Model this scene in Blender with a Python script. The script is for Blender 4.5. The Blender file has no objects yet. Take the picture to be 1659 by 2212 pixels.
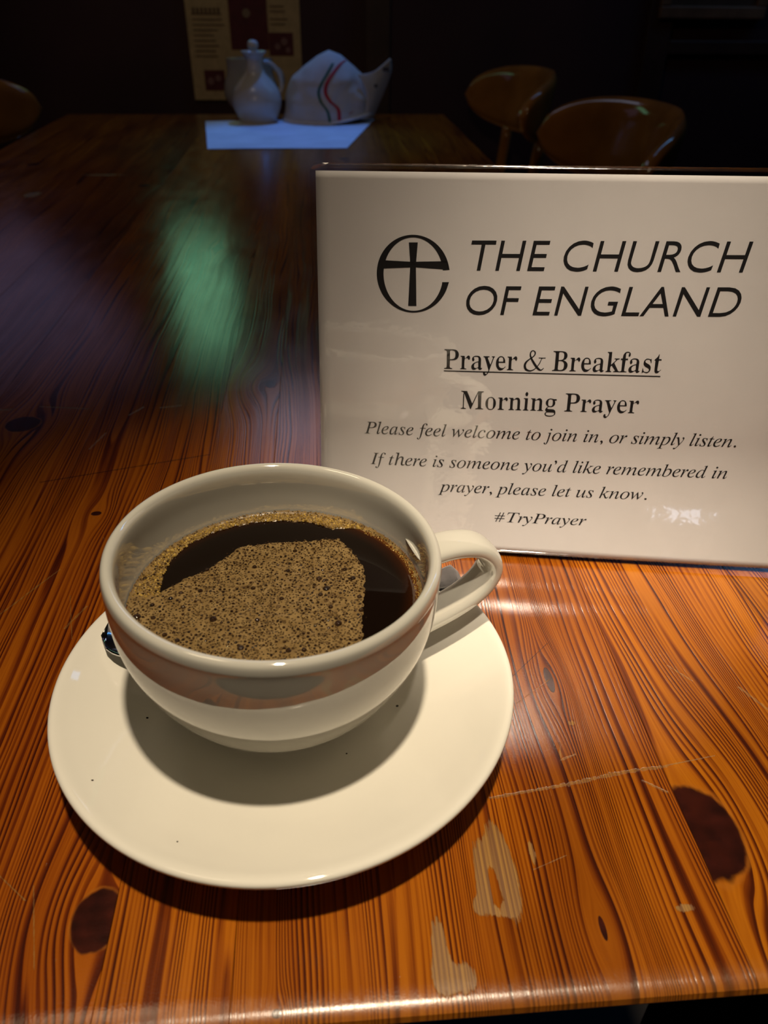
import bpy, bmesh, math, random
from mathutils import Vector, Matrix, noise
from mathutils.bvhtree import BVHTree

random.seed(7)
S = bpy.context.scene
C = S.collection
MM = 0.001
PI = math.pi

# ------------------------------------------------------------------ camera
# world frame: table top is z = 0, +Y runs down the table, units are metres
F_PX = 1671.0
cam = bpy.data.cameras.new('camera')
cam.sensor_fit = 'VERTICAL'
cam.sensor_height = 36.0
cam.lens = F_PX / 2212.0 * 36.0
cam.clip_start = 0.01
cam.dof.use_dof = True
cam.dof.focus_distance = 0.27
cam.dof.aperture_fstop = 17.0
co = bpy.data.objects.new('camera', cam)
C.objects.link(co)
R = ((0.9970470403, -0.0353656616, 0.0681650160),
     (-0.0762617939, -0.5602403631, 0.8248120236),
     (0.0090187704, -0.8275747734, -0.5612830447))      # columns: image right, image down, forward
co.matrix_world = Matrix(((R[0][0], -R[0][1], -R[0][2], 0),
                          (R[1][0], -R[1][1], -R[1][2], 0),
                          (R[2][0], -R[2][1], -R[2][2], 0.200),
                          (0, 0, 0, 1)))
S.camera = co

# ------------------------------------------------------------------ world, lamps, exposure
W = bpy.data.worlds.new('world'); S.world = W; W.use_nodes = True
W.node_tree.nodes['Background'].inputs[0].default_value = (0.30, 0.26, 0.30, 1)
W.node_tree.nodes['Background'].inputs[1].default_value = 0.008
S.view_settings.view_transform = 'Standard'
S.view_settings.look = 'None'
S.view_settings.exposure = 0.0
S.view_settings.gamma = 1.0
S.view_settings.use_curve_mapping = False


def aim(o, p):
    o.rotation_euler = (Vector(p) - o.location).to_track_quat('-Z', 'Y').to_euler()


def spot(name, loc, tgt, power, col, size, blend, rad):
    l = bpy.data.lights.new(name, 'SPOT'); l.energy = power; l.color = col
    l.spot_size = math.radians(size); l.spot_blend = blend; l.shadow_soft_size = rad
    o = bpy.data.objects.new(name, l); C.objects.link(o); o.location = loc; aim(o, tgt); return o


def area(name, loc, tgt, power, col, sx, sy):
    l = bpy.data.lights.new(name, 'AREA'); l.energy = power; l.color = col
    l.shape = 'RECTANGLE'; l.size = sx; l.size_y = sy
    o = bpy.data.objects.new(name, l); C.objects.link(o); o.location = loc; aim(o, tgt); return o


spot('ceiling_spotlight', (0.070, -0.030, 1.50), (0.100, 0.120, 0), 98.0, (1.0, 0.83, 0.60), 27, 1.0, 0.034)
spot('second_spotlight', (0.118, -0.42, 1.46), (0.102, 0.262, 0.035), 120.0, (1.0, 0.85, 0.66), 9, 1.0, 0.034)
area('far_end_fill_dim', (-0.45, 0.50, 1.66), (0.0, 1.6, 0.1), 1.5, (1.0, 0.80, 0.52), 0.3, 0.3)  # added fill lamp, lifts the far table end and poster
spot('front_fill_warm', (-0.35, -1.20, 0.95), (-0.05, 1.75, 0.10), 6.5, (1.0, 0.74, 0.48), 26, 0.6, 0.05)  # added fill from behind the camera, warms cap, bottle and poster
area('screen_light_green', (-0.315, 2.10, 0.52), (-0.09, 0.6, 0), 0.15, (0.34, 1.0, 0.55), 0.14, 0.30)
area('screen_light_pale', (-0.05, 2.10, 0.92), (-0.01, 0.42, 0), 0.55, (0.62, 0.72, 1.0), 0.30, 0.50)
area('screen_light_violet', (-0.75, 2.10, 0.52), (-0.19, 0.6, 0), 0.11, (0.58, 0.48, 0.9), 0.5, 0.35)
spot('ceiling_spot_blue', (0.30, 1.96, 1.66), (-0.05, 1.33, 0), 52.0, (0.06, 0.27, 1.0), 16, 0.5, 0.06)
area('chair_rim_light_cyan', (1.35, 1.75, 1.30), (0.44, 1.30, 0.05), 1.7, (0.16, 0.48, 1.0), 0.12, 1.3)  # added free-standing strip lamp, made long to streak the chair rims
S.objects['chair_rim_light_cyan'].rotation_euler = (Vector((0.44, 1.75, 0.05)) - Vector((1.35, 1.75, 1.30))).to_track_quat('-Z', 'Y').to_euler()
spot('notice_glint_spot', (0.437, -1.80, 0.23), (0.146, 0.25, 0.015), 0.26, (0.76, 0.84, 1.0), 4.2, 0.6, 0.055)  # added narrow low spot, puts the highlight on the notice's foot; no window modelled


# ------------------------------------------------------------------ helpers
def link(o, parent=None):
    C.objects.link(o)
    if parent: o.parent = parent
    return o


def tag(o, label=None, cat=None, group=None, kind=None):
    if label: o['label'] = label
    if cat: o['category'] = cat
    if group: o['group'] = group
    if kind: o['kind'] = kind
    return o


def empty(name, loc, rz=0, label=None, cat=None, group=None):
    o = bpy.data.objects.new(name, None); C.objects.link(o)
    o.location = loc; o.rotation_euler = (0, 0, rz); o.empty_display_size = 0.02
    return tag(o, label, cat, group)


def mobj(name, bm, m, parent=None, smooth=True, loc=None):
    bmesh.ops.recalc_face_normals(bm, faces=bm.faces)
    me = bpy.data.meshes.new(name); bm.to_mesh(me); bm.free()
    me.materials.append(m)
    for p in me.polygons: p.use_smooth = smooth
    o = bpy.data.objects.new(name, me); link(o, parent)
    if loc: o.location = loc
    return o


def pyobj(name, v, f, m, parent=None, smooth=False):
    me = bpy.data.meshes.new(name); me.from_pydata(v, [], f); me.update()
    me.materials.append(m)
    for p in me.polygons: p.use_smooth = smooth
    return link(bpy.data.objects.new(name, me), parent)


def box(bm, x0, x1, y0, y1, z0, z1, bev=0, seg=2):
    r = bmesh.ops.create_cube(bm, size=1)
    vs = r['verts']
    for v in vs:
        v.co = Vector(((x0 + x1) / 2 + v.co.x * (x1 - x0), (y0 + y1) / 2 + v.co.y * (y1 - y0), (z0 + z1) / 2 + v.co.z * (z1 - z0)))
    if bev:
        es = list({e for v in vs for e in v.link_edges})
        bmesh.ops.bevel(bm, geom=es, offset=bev, segments=seg, affect='EDGES', profile=0.5)


def lathe(prof, n=96, bm=None, scale=1.0, cx=0, cy=0):
    bm = bm or bmesh.new()
    rings = []
    for r, z in prof:
        if r < 1e-6: rings.append([bm.verts.new((cx, cy, z * scale))])
        else: rings.append([bm.verts.new((cx + r * scale * math.cos(2 * PI * i / n), cy + r * scale * math.sin(2 * PI * i / n), z * scale)) for i in range(n)])
    for a, b in zip(rings, rings[1:]):
        for i in range(n):
            j = (i + 1) % n
            if len(a) == 1 and len(b) > 1: bm.faces.new((a[0], b[i], b[j]))
            elif len(b) == 1 and len(a) > 1: bm.faces.new((a[i], a[j], b[0]))
            elif len(a) > 1: bm.faces.new((a[i], a[j], b[j], b[i]))
    return bm


def catmull(pts, k=8, closed=False):
    out = []; n = len(pts)
    rng = range(n if closed else n - 1)
    for i in rng:
        if closed: p = [Vector(pts[(i + d) % n]) for d in (-1, 0, 1, 2)]
        else: p = [Vector(pts[max(0, min(n - 1, i + d))]) for d in (-1, 0, 1, 2)]
        for s in range(k):
            t = s / k
            out.append(0.5 * ((2 * p[1]) + (p[2] - p[0]) * t + (2 * p[0] - 5 * p[1] + 4 * p[2] - p[3]) * t * t + (-p[0] + 3 * p[1] - 3 * p[2] + p[3]) * t ** 3))
    if not closed: out.append(Vector(pts[-1]))
    return out


def sweep(pts, wfun, side, bm=None, n=20, pw=2.0):
    """loft a super-elliptic section (half width along `side`, half thickness) along pts"""
    bm = bm or bmesh.new(); rings = []
    for i, p in enumerate(pts):
        t = (pts[min(i + 1, len(pts) - 1)] - pts[max(i - 1, 0)]).normalized()
        s = (side - t * side.dot(t)).normalized(); nn = t.cross(s)
        a, b = wfun(i / (len(pts) - 1))
        ring = []
        for k in range(n):
            q = 2 * PI * k / n; cx, sx = math.cos(q), math.sin(q)
            ring.append(bm.verts.new(p + s * a * math.copysign(abs(cx) ** (2 / pw), cx) + nn * b * math.copysign(abs(sx) ** (2 / pw), sx)))
        rings.append(ring)
    for a, b in zip(rings, rings[1:]):
        for k in range(n): bm.faces.new((a[k], a[(k + 1) % n], b[(k + 1) % n], b[k]))
    bm.faces.new(rings[0][::-1]); bm.faces.new(rings[-1])
    return bm


# ------------------------------------------------------------------ node expressions
class X:
    def __init__(s, nt, sock): s.nt, s.k = nt, sock

    def op(s, o, b=None, c=None, clamp=False):
        n = s.nt.nodes.new('ShaderNodeMath'); n.operation = o; n.use_clamp = clamp
        s.nt.links.new(s.k, n.inputs[0])
        for i, q in ((1, b), (2, c)):
            if q is None: continue
            if isinstance(q, X): s.nt.links.new(q.k, n.inputs[i])
            else: n.inputs[i].default_value = q
        return X(s.nt, n.outputs[0])

    def __add__(s, b): return s.op('ADD', b)
    def __sub__(s, b): return s.op('SUBTRACT', b)
    def __mul__(s, b): return s.op('MULTIPLY', b)
    def __truediv__(s, b): return s.op('DIVIDE', b)
    def sq(s): return s * s
    def exp(s): return s.op('EXPONENT')
    def step(s, a, b):      # smoothstep a..b -> 0..1
        n = s.nt.nodes.new('ShaderNodeMapRange'); n.interpolation_type = 'SMOOTHSTEP'
        s.nt.links.new(s.k, n.inputs[0]); n.inputs[1].default_value = a; n.inputs[2].default_value = b
        return X(s.nt, n.outputs[0])


def combine(nt, x, y, z=0.0):
    n = nt.nodes.new('ShaderNodeCombineXYZ')
    for i, q in enumerate((x, y, z)):
        if isinstance(q, X): nt.links.new(q.k, n.inputs[i])
        else: n.inputs[i].default_value = q
    return n.outputs[0]


def noise_n(nt, vec, scale=1.0, detail=3, rough=0.5, dist=0.0):
    n = nt.nodes.new('ShaderNodeTexNoise'); nt.links.new(vec, n.inputs['Vector'])
    n.inputs['Scale'].default_value = scale; n.inputs['Detail'].default_value = detail
    n.inputs['Roughness'].default_value = rough; n.inputs['Distortion'].default_value = dist
    return X(nt, n.outputs[0])


def ramp(nt, x, stops):
    n = nt.nodes.new('ShaderNodeValToRGB'); nt.links.new(x.k, n.inputs[0])
    e = n.color_ramp.elements
    e[0].position, e[0].color = stops[0][0], (*stops[0][1], 1)
    e[1].position, e[1].color = stops[-1][0], (*stops[-1][1], 1)
    for p, c in stops[1:-1]:
        q = e.new(p); q.color = (*c, 1)
    return n.outputs[0]


def mixc(nt, fac, a, b, mode='MIX'):
    n = nt.nodes.new('ShaderNodeMix'); n.data_type = 'RGBA'; n.blend_type = mode
    for i, q in ((0, fac), (6, a), (7, b)):
        if isinstance(q, X): nt.links.new(q.k, n.inputs[i])
        elif isinstance(q, tuple): n.inputs[i].default_value = (*q, 1)
        elif isinstance(q, (int, float)): n.inputs[i].default_value = q
        else: nt.links.new(q, n.inputs[i])
    return n.outputs[2]


def newmat(name):
    m = bpy.data.materials.new(name); m.use_nodes = True
    nt = m.node_tree; b = nt.nodes['Principled BSDF']
    return m, nt, b


def simple(name, col, rough=0.5, metal=0.0, ior=1.5, var=0.08, vscale=40.0, bump=0.0, coat=0.0, sss=0.0):
    m, nt, b = newmat(name)
    tc = nt.nodes.new('ShaderNodeTexCoord')
    nz = noise_n(nt, tc.outputs['Object'], vscale, 4)
    lo = tuple(max(0, c * (1 - var)) for c in col); hi = tuple(min(1, c * (1 + var)) for c in col)
    nt.links.new(ramp(nt, nz, [(0.3, lo), (0.7, hi)]), b.inputs['Base Color'])
    b.inputs['Roughness'].default_value = rough; b.inputs['Metallic'].default_value = metal
    b.inputs['IOR'].default_value = ior; b.inputs['Coat Weight'].default_value = coat
    b.inputs['Coat Roughness'].default_value = 0.05
    if sss:
        b.inputs['Subsurface Weight'].default_value = sss; b.inputs['Subsurface Radius'].default_value = (0.003, 0.002, 0.001)
    if bump:
        bn = nt.nodes.new('ShaderNodeBump'); bn.inputs['Strength'].default_value = bump; bn.inputs['Distance'].default_value = 0.0005
        nt.links.new(nz.k, bn.inputs['Height']); nt.links.new(bn.outputs[0], b.inputs['Normal'])
    return m


# ------------------------------------------------------------------ pine planks
KNOTS = [  # x, y, radius x, radius y, pull x, pull y   (mm)
    (102.5, 125, 11.5, 15.5, 26, 44), (-64, 111.5, 6.5, 8.5, 17, 26), (-107, 301, 2.4, 1.8, 6, 14),
    (-167, 392, 9, 9, 17, 30), (-34, 436, 3, 5, 20, 34), (45, 620, 7, 9, 16, 34), (-300, 720, 9, 10, 18, 40),
    (150, 900, 8, 10, 18, 40), (-210, 1010, 7, 9, 16, 36), (-95, 735, 6, 6, 14, 30), (-380, 1150, 9, 11, 20, 44), (35, 1180, 8, 10, 18, 40),
    (74, 186, 1.5, 6, 7, 24), (66, 100, 0.8, 3.2, 6, 16), (200, 300, 7, 9, 20, 40), (-17, 86, 1.2, 1.0, 2.5, 5)]
PATCH = [  # worn patches: x, y, rx, ry, weight  (negative weight carves)
    (42.8, 122, 2.6, 8.5, 1), (44.3, 114.5, 2.4, 9.0, 1), (38.6, 119.5, 2.2, 6.5, 1), (40.4, 113.8, 1.0, 5.0, -1.5), (37.2, 112, 1.7, 5.5, 1), (35.2, 108.0, 1.3, 2.2, 1), (41.5, 106.5, 3.0, 1.6, 1),
    (23.3, 99, 1.6, 5.6, 1), (23.5, 92, 2.4, 4.5, 1), (28.0, 90.5, 2.8, 3.0, 1), (89.4, 103.6, 2.0, 0.9, 0.9), (52.6, 122, 0.7, 3.0, 0.9),
    (76.5, 166.5, 1.0, 0.8, 0.8), (-328, 965, 7, 12, 0.7), (-272, 1075, 22, 4, 0.6)]
SCR = [  # scratches: x0, y0, x1, y1, half width
    (44.4, 140.2, 68, 143.2, 0.42), (68, 143.2, 88, 146.6, 0.62), (88, 146.6, 101, 147.6, 0.50), (99, 147.6, 118, 150.5, 0.18),
    (-184, 410.4, -178, 410.8, 1.0), (-163, 413.5, -136, 409.0, 0.7), (-124, 362, -119.5, 379, 0.5), (-131, 228, -112.5, 260, 0.38),
    (-104, 243, -97, 218, 0.14), (-101, 224, -96, 236, 0.4), (92, 143, 98, 138.5, 0.32), (69, 152.2, 74, 154, 0.35), (69, 152.2, 70.5, 159, 0.25),
    (-111, 400, -105, 409, 0.6), (-95, 408, -84, 410, 0.5), (118, 190, 124, 182, 0.3), (139, 178, 144, 168, 0.5), (52, 117, 62, 120.5, 0.12),
    (-96, 128, -84, 118, 0.16), (-83, 122, -76.5, 100, 0.14), (-112, 152, -107, 141, 0.35), (60, 176, 74, 186, 0.10)]
DARKSCR = [(-140, 330, -62, 352, 0.45), (60, 187, 78, 204, 0.15)]


def plank_mat(idx, x0, x1, tone, freq, seed):
    m, nt, b = newmat('varnished_pine_%d' % idx)
    tc = nt.nodes.new('ShaderNodeTexCoord')
    sp = nt.nodes.new('ShaderNodeSeparateXYZ'); nt.links.new(tc.outputs['Object'], sp.inputs[0])
    x = X(nt, sp.outputs[0]) * 1000.0; y = X(nt, sp.outputs[1]) * 1000.0
    ks = [k for k in KNOTS if k[0] > x0 - 22 and k[0] < x1 + 22 and (x0 <= k[0] <= x1)]
    # wandering of the grain
    w1 = (noise_n(nt, combine(nt, x * 0.012, y * 0.0042, seed), 1.0, 2) - 0.5) * 17.0
    w2 = (noise_n(nt, combine(nt, x * 0.09, y * 0.011, seed + 3), 1.0, 2) - 0.5) * 2.0
    psi = x + w1 + w2
    core = None
    for (kx, ky, rx, ry, px, py) in ks:
        dx = x - kx; dy = y - ky
        q = (dx / px).sq() + (dy / py).sq()
        psi = psi - dx * ((q * -1.0).exp()) * 0.96
        c = ((dx / rx).sq() + (dy / ry).sq() + (noise_n(nt, combine(nt, x * 0.25, y * 0.12, seed), 1.0, 2) - 0.5) * 0.5).step(1.12, 0.86)
        core = c if core is None else core.op('MAXIMUM', c)
    # growth rings of uneven spacing
    dens = noise_n(nt, combine(nt, psi * 0.065, y * 0.0010, seed + 9), 1.0, 1)
    ph = psi * (freq * 1.45) + (dens - 0.5) * 19.0
    fr = ph.op('FRACT')
    ring = fr.step(0.25, 0.86) * (fr.step(1.0, 0.93))
    fine = noise_n(nt, combine(nt, psi * 2.6, y * 0.018, seed), 1.0, 2)
    strength = noise_n(nt, combine(nt, psi * 0.33, y * 0.006, seed + 5), 1.0, 2).step(0.30, 0.66)
    zone = noise_n(nt, combine(nt, psi * 0.06, y * 0.003, seed + 21), 1.0, 2)
    fibre = noise_n(nt, combine(nt, psi * 5.0, y * 0.07, seed + 2), 1.0, 2)
    g = (ring * (strength * 0.72 + 0.16) + (fine - 0.5) * 0.62 + (zone - 0.42) * 0.85 + (fibre - 0.5) * 0.34 + 0.03).op('ADD', 0.0, clamp=True)
    T = tone
    col = ramp(nt, g, [(0.0, (0.40 * T[0], 0.130 * T[1], 0.006 * T[2])), (0.33, (0.27 * T[0], 0.073 * T[1], 0.004 * T[2])),
                       (0.66, (0.130 * T[0], 0.026 * T[1], 0.003)), (1.0, (0.052 * T[0], 0.010 * T[1], 0.003))])
    blot = noise_n(nt, combine(nt, x * 0.018, y * 0.006, seed + 11), 1.0, 3)
    col = mixc(nt, blot.step(0.48, 0.72) * 0.62, col, (0.40, 0.30, 0.30), 'MULTIPLY')
    if core is not None:
        kr = noise_n(nt, combine(nt, x * 0.12, y * 0.12, seed), 1.0, 4)
        kc = ramp(nt, kr, [(0.3, (0.022, 0.006, 0.005)), (0.7, (0.062, 0.011, 0.006))])
        for (kx, ky, rx, ry, px, py) in ks:
            if rx < 5: continue
            rq = ((((x - kx) / rx).sq() + ((y - ky) / ry).sq()).op('SQRT') + (kr - 0.5) * 0.35)
            kc = mixc(nt, ((rq * 9.0).op('SINE') * 0.5 + 0.5) * 0.35, kc, (0.012, 0.004, 0.003))
            rim = rq.step(0.90, 1.0) * rq.step(1.13, 1.02)
            col = mixc(nt, rim * 0.55, col, (0.34, 0.11, 0.012))
        col = mixc(nt, core, col, kc)
    edge = noise_n(nt, combine(nt, x * 0.9, y * 0.35, seed), 1.0, 4, 0.65)
    wear = None
    for (px, py, rx, ry, wt) in PATCH:
        if px + rx * 1.4 < x0 or px - rx * 1.4 > x1: continue
        v = (((x - px) / rx).sq() + ((y - py) / ry).sq()).step(2.7, 0.25) * wt
        wear = v if wear is None else wear + v
    if wear is not None: wear = (wear + (edge - 0.5) * 1.0 + (fibre - 0.5) * 1.6).step(0.44, 0.60)

    def seg(a, soft):
        ax, ay, bx, by, hw = a
        L2 = (bx - ax) ** 2 + (by - ay) ** 2
        dx = x - ax; dy = y - ay
        t = ((dx * (bx - ax) + dy * (by - ay)) / L2).op('ADD', 0.0, clamp=True)
        d = ((dx - t * (bx - ax)).sq() + (dy - t * (by - ay)).sq()).op('SQRT')
        return (d / hw + (edge - 0.5) * soft).step(1.25, 0.6)
    for a in SCR:
        if max(a[0], a[2]) + 2 < x0 or min(a[0], a[2]) - 2 > x1: continue
        v = seg(a, 4.2) * 0.7
        wear = v if wear is None else wear.op('MAXIMUM', v)
    # a scatter of small nicks
    nick = noise_n(nt, combine(nt, x * 0.55, y * 0.20, seed + 31), 1.0, 2).step(0.765, 0.80) * 0.45
    wear = nick if wear is None else wear.op('MAXIMUM', nick)
    wc = ramp(nt, fine + ring * 0.35, [(0.35, (0.33, 0.160, 0.018)), (0.80, (0.15, 0.056, 0.006))])
    col = mixc(nt, wear, col, wc)
    for a in DARKSCR:
        if max(a[0], a[2]) + 2 < x0 or min(a[0], a[2]) - 2 > x1: continue
        col = mixc(nt, seg(a, 1.6) * 0.7, col, (0.02, 0.006, 0.004))
    # rubbed front edge
    rub = (y + (edge - 0.5) * 7.0).step(91.0, 84.0) * 0.32
    col = mixc(nt, rub * 0.8, col, (0.27, 0.115, 0.018))
    nt.links.new(col, b.inputs['Base Color'])
    rgh = (noise_n(nt, combine(nt, x * 0.05, y * 0.02, seed), 1.0, 3) - 0.5) * 0.12 + 0.155 + wear * 0.3 + rub * 0.5
    nt.links.new(rgh.k, b.inputs['Roughness'])
    b.inputs['IOR'].default_value = 1.6
    # varnish: orange-peel and open grain
    peel = noise_n(nt, combine(nt, x * 1.5, y * 1.5, 0), 1.0, 2)
    h = peel * 0.05 + g * -0.05 + wear * -0.25
    bn = nt.nodes.new('ShaderNodeBump'); bn.inputs['Strength'].default_value = 0.55; bn.inputs['Distance'].default_value = 0.0008
    nt.links.new(h.k, bn.inputs['Height']); nt.links.new(bn.outputs[0], b.inputs['Normal'])
    return m


FLOOR_Z = -0.75
Y_NEAR, Y_FAR = 83.0, 1645.0
table = empty('dining_table', (-0.11, 0.86, FLOOR_Z), 0, 'long varnished pine plank table filling the foreground, scratched and knotty', 'table')
TOFF = Vector((0.11, -0.86, 0.75))
JOINTS = [-460, -397, -328, -249, -190, -128, -60, -28, 100, 163, 241]
TONES = [(0.9, 0.8, 1), (1.0, 0.95, 1), (0.85, 0.72, 1), (0.62, 0.5, 0.8), (0.95, 0.78, 1), (0.78, 0.60, .9), (0.90, 0.80, 1.0), (1.02, 1.02, 1), (0.93, 0.80, 1), (1.15, 1.15, 1.1)]
TONES = [(0.9, 0.8, 1), (1.0, 0.95, 1), (0.85, 0.72, 1), (0.62, 0.5, 0.8), (0.95, 0.78, 1), (0.86, 0.70, .9), (1.0, 0.92, 1.0), (0.94, 0.86, 1), (1.04, 1.02, 1), (1.1, 1.15, 1.1)]
FREQ = [.34, .30, .36, .40, .32, .34, .46, .52, .42, .34]
for i in range(10):
    x0, x1 = JOINTS[i], JOINTS[i + 1]
    m = plank_mat(i, x0, x1, TONES[i], FREQ[i], 3.7 * i + 1.3)
    bm = bmesh.new()
    # profile along Y with worn rounded ends, arrised long edges leave a fine joint
    a = 0.16
    EDGE = [(Y_NEAR + 24, -32), (Y_NEAR + 20, -28.5), (Y_NEAR + 4.5, -8.4), (Y_NEAR + 2.2, -6.6), (Y_NEAR + .7, -5.0), (Y_NEAR + .1, -3.2), (Y_NEAR + .6, -1.5), (Y_NEAR + 1.8, -.6), (Y_NEAR + 4.0, -.12), (Y_NEAR + 8, 0)]
    prof = list(EDGE)
    ys = [Y_NEAR + 8 + (Y_FAR - Y_NEAR - 16) * k / 24 for k in range(1, 24)]
    prof += [(q, 0) for q in ys]
    prof += [(2 * 864 - q, z) for q, z in EDGE[::-1]]
    cols = []
    for xx, dz in ((x0 + 0.04, -a), (x0 + 0.04 + a * .8, 0), (x1 - 0.04 - a * .8, 0), (x1 - 0.04, -a)):
        cols.append([bm.verts.new((xx * MM, (yy) * MM, (zz + dz) * MM)) for yy, zz in prof])
    for A, B in zip(cols, cols[1:]):
        for k in range(len(prof) - 1): bm.faces.new((A[k], B[k], B[k + 1], A[k + 1]))
    bm.faces.new(cols[0]); bm.faces.new(cols[-1][::-1])
    for k in (0, len(prof) - 1): pass
    bm.faces.new([c[0] for c in cols] + [c[-1] for c in cols][::-1])
    pk_ = mobj('plank', bm, m, table, True, TOFF)
    pk_.data.set_sharp_from_angle(angle=math.radians(32))
dark_wood = simple('dark_table_wood', (0.10, 0.035, 0.012), 0.45, var=0.3, vscale=20)
for sx in (-420, 200):
    for sy in (150, 1480):
        bm = bmesh.new(); box(bm, (sx - 38) * MM, (sx + 38) * MM, (sy - 38) * MM, (sy + 38) * MM, FLOOR_Z, -32 * MM, 0.004)
        mobj('leg', bm, dark_wood, table, False, TOFF)
bm = bmesh.new()
for (a0, a1, b0, b1) in ((-382, 162, 138, 162), (-382, 162, 1468, 1492), (-432, -408, 188, 1442), (188, 212, 188, 1442)):
    box(bm, a0 * MM, a1 * MM, b0 * MM, b1 * MM, -0.115, -0.0322)
mobj('apron', bm, dark_wood, table, False, TOFF)

# ------------------------------------------------------------------ room shell
wall_m = simple('dark_maroon_wall', (0.050, 0.016, 0.020), 0.7, var=0.3, vscale=3)
panel_m = simple('dark_stained_panel', (0.060, 0.026, 0.018), 0.5, var=0.35, vscale=8)
floor_m = simple('dark_floor', (0.016, 0.011, 0.008), 0.6, var=0.4, vscale=10)


def struct(name, x0, x1, y0, y1, z0, z1, m, bev=0):
    bm = bmesh.new(); box(bm, x0, x1, y0, y1, z0, z1, bev)
    return tag(mobj(name, bm, m, None, False), kind='structure')


WALL_Y = 2.15
struct('floor', -2.6, 2.6, -2.6, WALL_Y + .1, FLOOR_Z - .1, FLOOR_Z, floor_m)
struct('ceiling', -2.6, 2.6, -2.6, WALL_Y + .1, 1.75, 1.85, wall_m)
struct('wall_back', -2.6, 2.6, WALL_Y, WALL_Y + .1, FLOOR_Z, 1.75, wall_m)
struct('wall_left', -2.7, -2.6, -2.6, WALL_Y + .1, FLOOR_Z, 1.75, wall_m)
struct('wall_right', 2.6, 2.7, -2.6, WALL_Y + .1, FLOOR_Z, 1.75, wall_m)
struct('wall_front', -2.6, 2.6, -2.7, -2.6, FLOOR_Z, 1.75, wall_m)
struct('baseboard_back', -2.6, 2.6, WALL_Y - .018, WALL_Y, FLOOR_Z, FLOOR_Z + .12, panel_m, 0.003)
n = 1
for (a0, a1, b0, b1) in ((0.80, 0.86, -.6, .30), (1.42, 1.48, -.6, .30), (0.8601, 1.4199, .07, .10), (0.8601, 1.4199, -.6, -.54), (0.12, 0.18, -.6, .30), (0.1801, 0.7999, .26, .30), (0.1801, 0.7999, -.6, -.54)):
    struct('trim_%d' % n, a0, a1, WALL_Y - .014, WALL_Y, b0, b1, panel_m, 0.003); n += 1

# framed brown board on the back wall, only its lower edge is in view
brd = empty('picture_frame', (0.95, WALL_Y - .012, 0.15), 0, 'dim brown wooden frame high on the dark wall at the upper right', 'frame')
wood_brown = simple('brown_frame_wood', (0.22, 0.11, 0.06), 0.5, var=0.3, vscale=15)
bm = bmesh.new(); box(bm, -.115, .115, -.004, .008, 0.0, .30, .002); mobj('board', bm, simple('brown_board', (0.10, 0.055, 0.035), .6, var=.4, vscale=12), brd, False)
bm = bmesh.new(); box(bm, -.13, .13, -.012, .0115, -.006, .020, .003); box(bm, -.13, .13, -.012, .0115, .28, .306, .003)
box(bm, -.13, -.105, -.012, .0115, .0201, .2799, .002); box(bm, .105, .13, -.012, .0115, .0201, .2799, .002)
mobj('frame', bm, wood_brown, brd, False)

# ------------------------------------------------------------------ ceramic
def ceramic(name, col, ior, specks=()):
    m, nt, b = newmat(name)
    tc = nt.nodes.new('ShaderNodeTexCoord')
    nz = noise_n(nt, tc.outputs['Object'], 30, 3)
    c = ramp(nt, nz, [(0.3, tuple(q * .97 for q in col)), (0.7, col)])
    if specks:
        sp = nt.nodes.new('ShaderNodeSeparateXYZ'); nt.links.new(tc.outputs['Object'], sp.inputs[0])
        x = X(nt, sp.outputs[0]) * 1000.0; y = X(nt, sp.outputs[1]) * 1000.0
        for (sx, sy, r) in specks:
            f = ((x - sx).sq() + (y - sy).sq()).step((r * 1.1) ** 2, (r * .7) ** 2)
            c = mixc(nt, f, c, (0.03, 0.02, 0.015))
    nt.links.new(c, b.inputs['Base Color'])
    b.inputs['Roughness'].default_value = 0.045
    b.inputs['IOR'].default_value = ior
    lw = noise_n(nt, tc.outputs['Object'], 90, 2)
    bn = nt.nodes.new('ShaderNodeBump'); bn.inputs['Strength'].default_value = 0.10; bn.inputs['Distance'].default_value = 0.0004
    nt.links.new(lw.k, bn.inputs['Height']); nt.links.new(bn.outputs[0], b.inputs['Normal'])
    return m


cup_m = ceramic('white_glazed_china', (0.60, 0.58, 0.515), 2.6)
saucer_m = ceramic('white_glazed_saucer', (0.80, 0.77, 0.69), 1.6, ((-44, -8, .42), (35, -7, .5), (-53, -36, .35), (18, -24, .3), (-27, -56, .28), (40, 9, .28)))


def smooth_prof(pts, k=5): return [(p.x, p.y) for p in catmull([(a, b, 0) for a, b in pts], k)]


SAU = (-15.9, 178.0)
saucer = empty('saucer', (SAU[0] * MM, SAU[1] * MM, 0), 0, 'white glazed saucer under the coffee cup, with cup shadow across it', 'saucer')
prof = smooth_prof([(0, 5.8), (12, 5.8), (19, 5.9), (22.5, 6.3), (25.5, 6.3), (34, 7.3), (46, 9.6), (57, 13.4), (65, 17.0), (69, 19.0), (70.8, 19.5), (71.85, 19.0), (72.0, 18.0), (71.3, 17.0),
                    (68, 14.9), (60, 10.8), (50, 6.6), (42, 3.9), (38.6, 2.6), (38.0, 0.4), (37.3, 0.02), (36.4, 0.4), (35.8, 2.0), (30, 2.2), (10, 1.8), (0, 1.8)], 5)
mobj('dish', lathe(prof, 160, scale=MM), saucer_m, saucer)

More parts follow.
